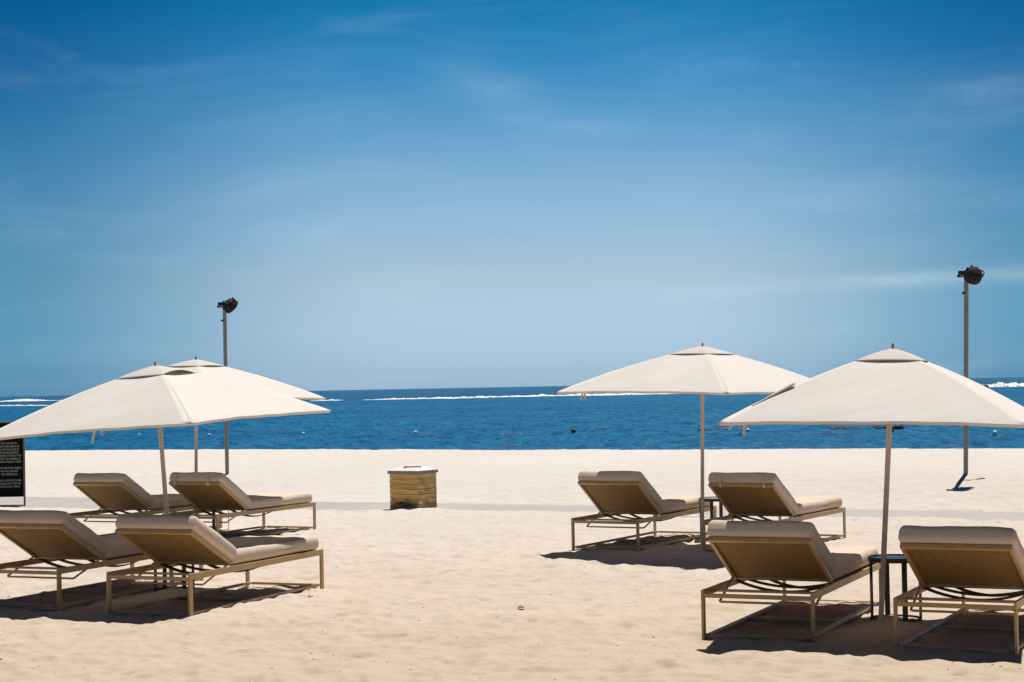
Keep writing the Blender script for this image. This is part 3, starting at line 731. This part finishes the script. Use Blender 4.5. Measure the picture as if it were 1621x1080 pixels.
rk = from_bm('rock', bm, M_LUMP, None, True); rp = near+ex*.21-ey*.085; rk.location = (rp.x, rp.y, .045)
tag(rk, 'small dark rounded lump lying on the sand against the wooden box', 'rock')

# ---------------------------------------------------------------- things on the water
def buoy(x, y, r, dark, label, group):
    bm = bmesh.new(); lathe(bm, [(r*.3, -r*1.0), (r*.85, -r*.5), (r, 0), (r*.85, r*.55), (r*.4, r*.92), (r*.12, r*.98), (r*.12, r*1.35), (r*.05, r*1.37)], 14)
    o = from_bm('buoy', bm, M_BUOYD if dark else M_BUOYW, None, True); o.location = (x, y, SEA+.20); tag(o, label, 'buoy', group)
G1 = 'buoys floating on the lagoon'
for x, y, r, dk, lab in ((-13.262, 113.135, .11, 0, 'white buoy on the water just right of the left parasols'), (-19.416, 114.463, .11, 0, 'white buoy between the pole of the rear left parasol and the floodlight post'),
        (-6.064, 111.007, .12, 0, 'white buoy on the water directly above the wooden box'), (3.562, 107.019, .15, 1, 'dark buoy on open water left of the rear right parasol pole'),
        (13.217, 101.415, .12, 0, 'white buoy near the left corner of the nearest parasol'), (20.264, 96.277, .12, 1, 'small dark buoy touching the pole of the nearest parasol'),
        (23.555, 87.98, .13, 0, 'white buoy on the water near the right edge'), (-24.96, 119.624, .10, 0, 'white buoy seen under the front left parasol, left of its pole')):
    buoy(x, y, r, dk, lab, G1)
def reef(x, y, w, seed, label):
    r = random.Random(seed); bm = bmesh.new()
    for k in range(16):
        cx = (r.random()-.5)*w; m = Matrix.Translation((cx, (r.random()-.5)*1.6, .02)) @ Matrix.Rotation(r.random()*6, 4, 'Z') @ Matrix.Diagonal((r.uniform(.12, .34), r.uniform(.12, .28), r.uniform(.07, .17), 1))
        q = bmesh.ops.create_icosphere(bm, subdivisions=2, radius=1, matrix=m)
        for v in q['verts']: v.co += Vector((r.uniform(-.02, .02), r.uniform(-.02, .02), r.uniform(-.02, .02)))
    o = from_bm('reef_rock', bm, M_WEED); o.location = (x, y, SEA+.06); tag(o, label, 'reef rock', 'low dark reef rocks awash')
reef(19.342, 105.431, 1.4, 1, 'low dark rocks awash on the water left of the nearest parasol pole')
reef(22.3, 106.404, 1.8, 2, 'low dark rocks awash right behind the nearest parasol pole')
reef(12.2, 106.8, 2.2, 3, 'faint line of dark rocks awash by the rear right parasol pole')

# ---------------------------------------------------------------- litter on the sand
def leaf(x, y, ln, a, label):
    bm = bmesh.new(); n = 8; rows = []
    for i in range(n+1):
        f = i/n; w = ln*.28*math.sin(math.pi*f)**.8+.001; z = .002+.011*math.sin(f*3)*(ln/.09)
        rows.append([bm.verts.new(((f-.5)*ln, s*w, z+abs(s)*w*.7)) for s in (-1, -.5, 0, .5, 1)])
    for p_, q_ in zip(rows, rows[1:]):
        for k in range(4): bm.faces.new((p_[k], p_[k+1], q_[k+1], q_[k]))
    o = from_bm('dry_leaf', bm, M_LEAF, None, True); o.location = (x, y, float(ground(x, y))+.004); o.rotation_euler = (R(12), 0, a)
    m = o.modifiers.new('thickness', 'SOLIDIFY'); m.thickness = .0015
    tag(o, label, 'leaf')
leaf(.03, 13.95, .058, .4, 'curled dry leaf lying alone on the open sand in the middle foreground')
leaf(-1.689, 14.72, .06, 1.2, 'small dry leaf beside the foot of the frontmost left lounger')
vs = []; fs = []
r = random.Random(5)
for k in range(700):
    y = 10.4*(26/10.4)**r.random(); x = r.uniform(-.31, .31)*y
    s = r.uniform(.0025, .006)*(1 if r.random() < .93 else 1.7); a = r.random()*6.28; el_ = r.uniform(.35, 1)
    z = float(ground(x, y)); b = len(vs)
    for i in range(5):
        t_ = a+i*1.2566; vs.append((x+math.cos(t_)*s*1.6, y+math.sin(t_)*s*el_*1.6, z+.001))
    vs.append((x, y, z+s*.9))
    for i in range(5): fs.append((b+i, b+(i+1) % 5, b+5))
link_mesh('sand_debris', vs, fs, M_DEBRIS, kind='stuff')
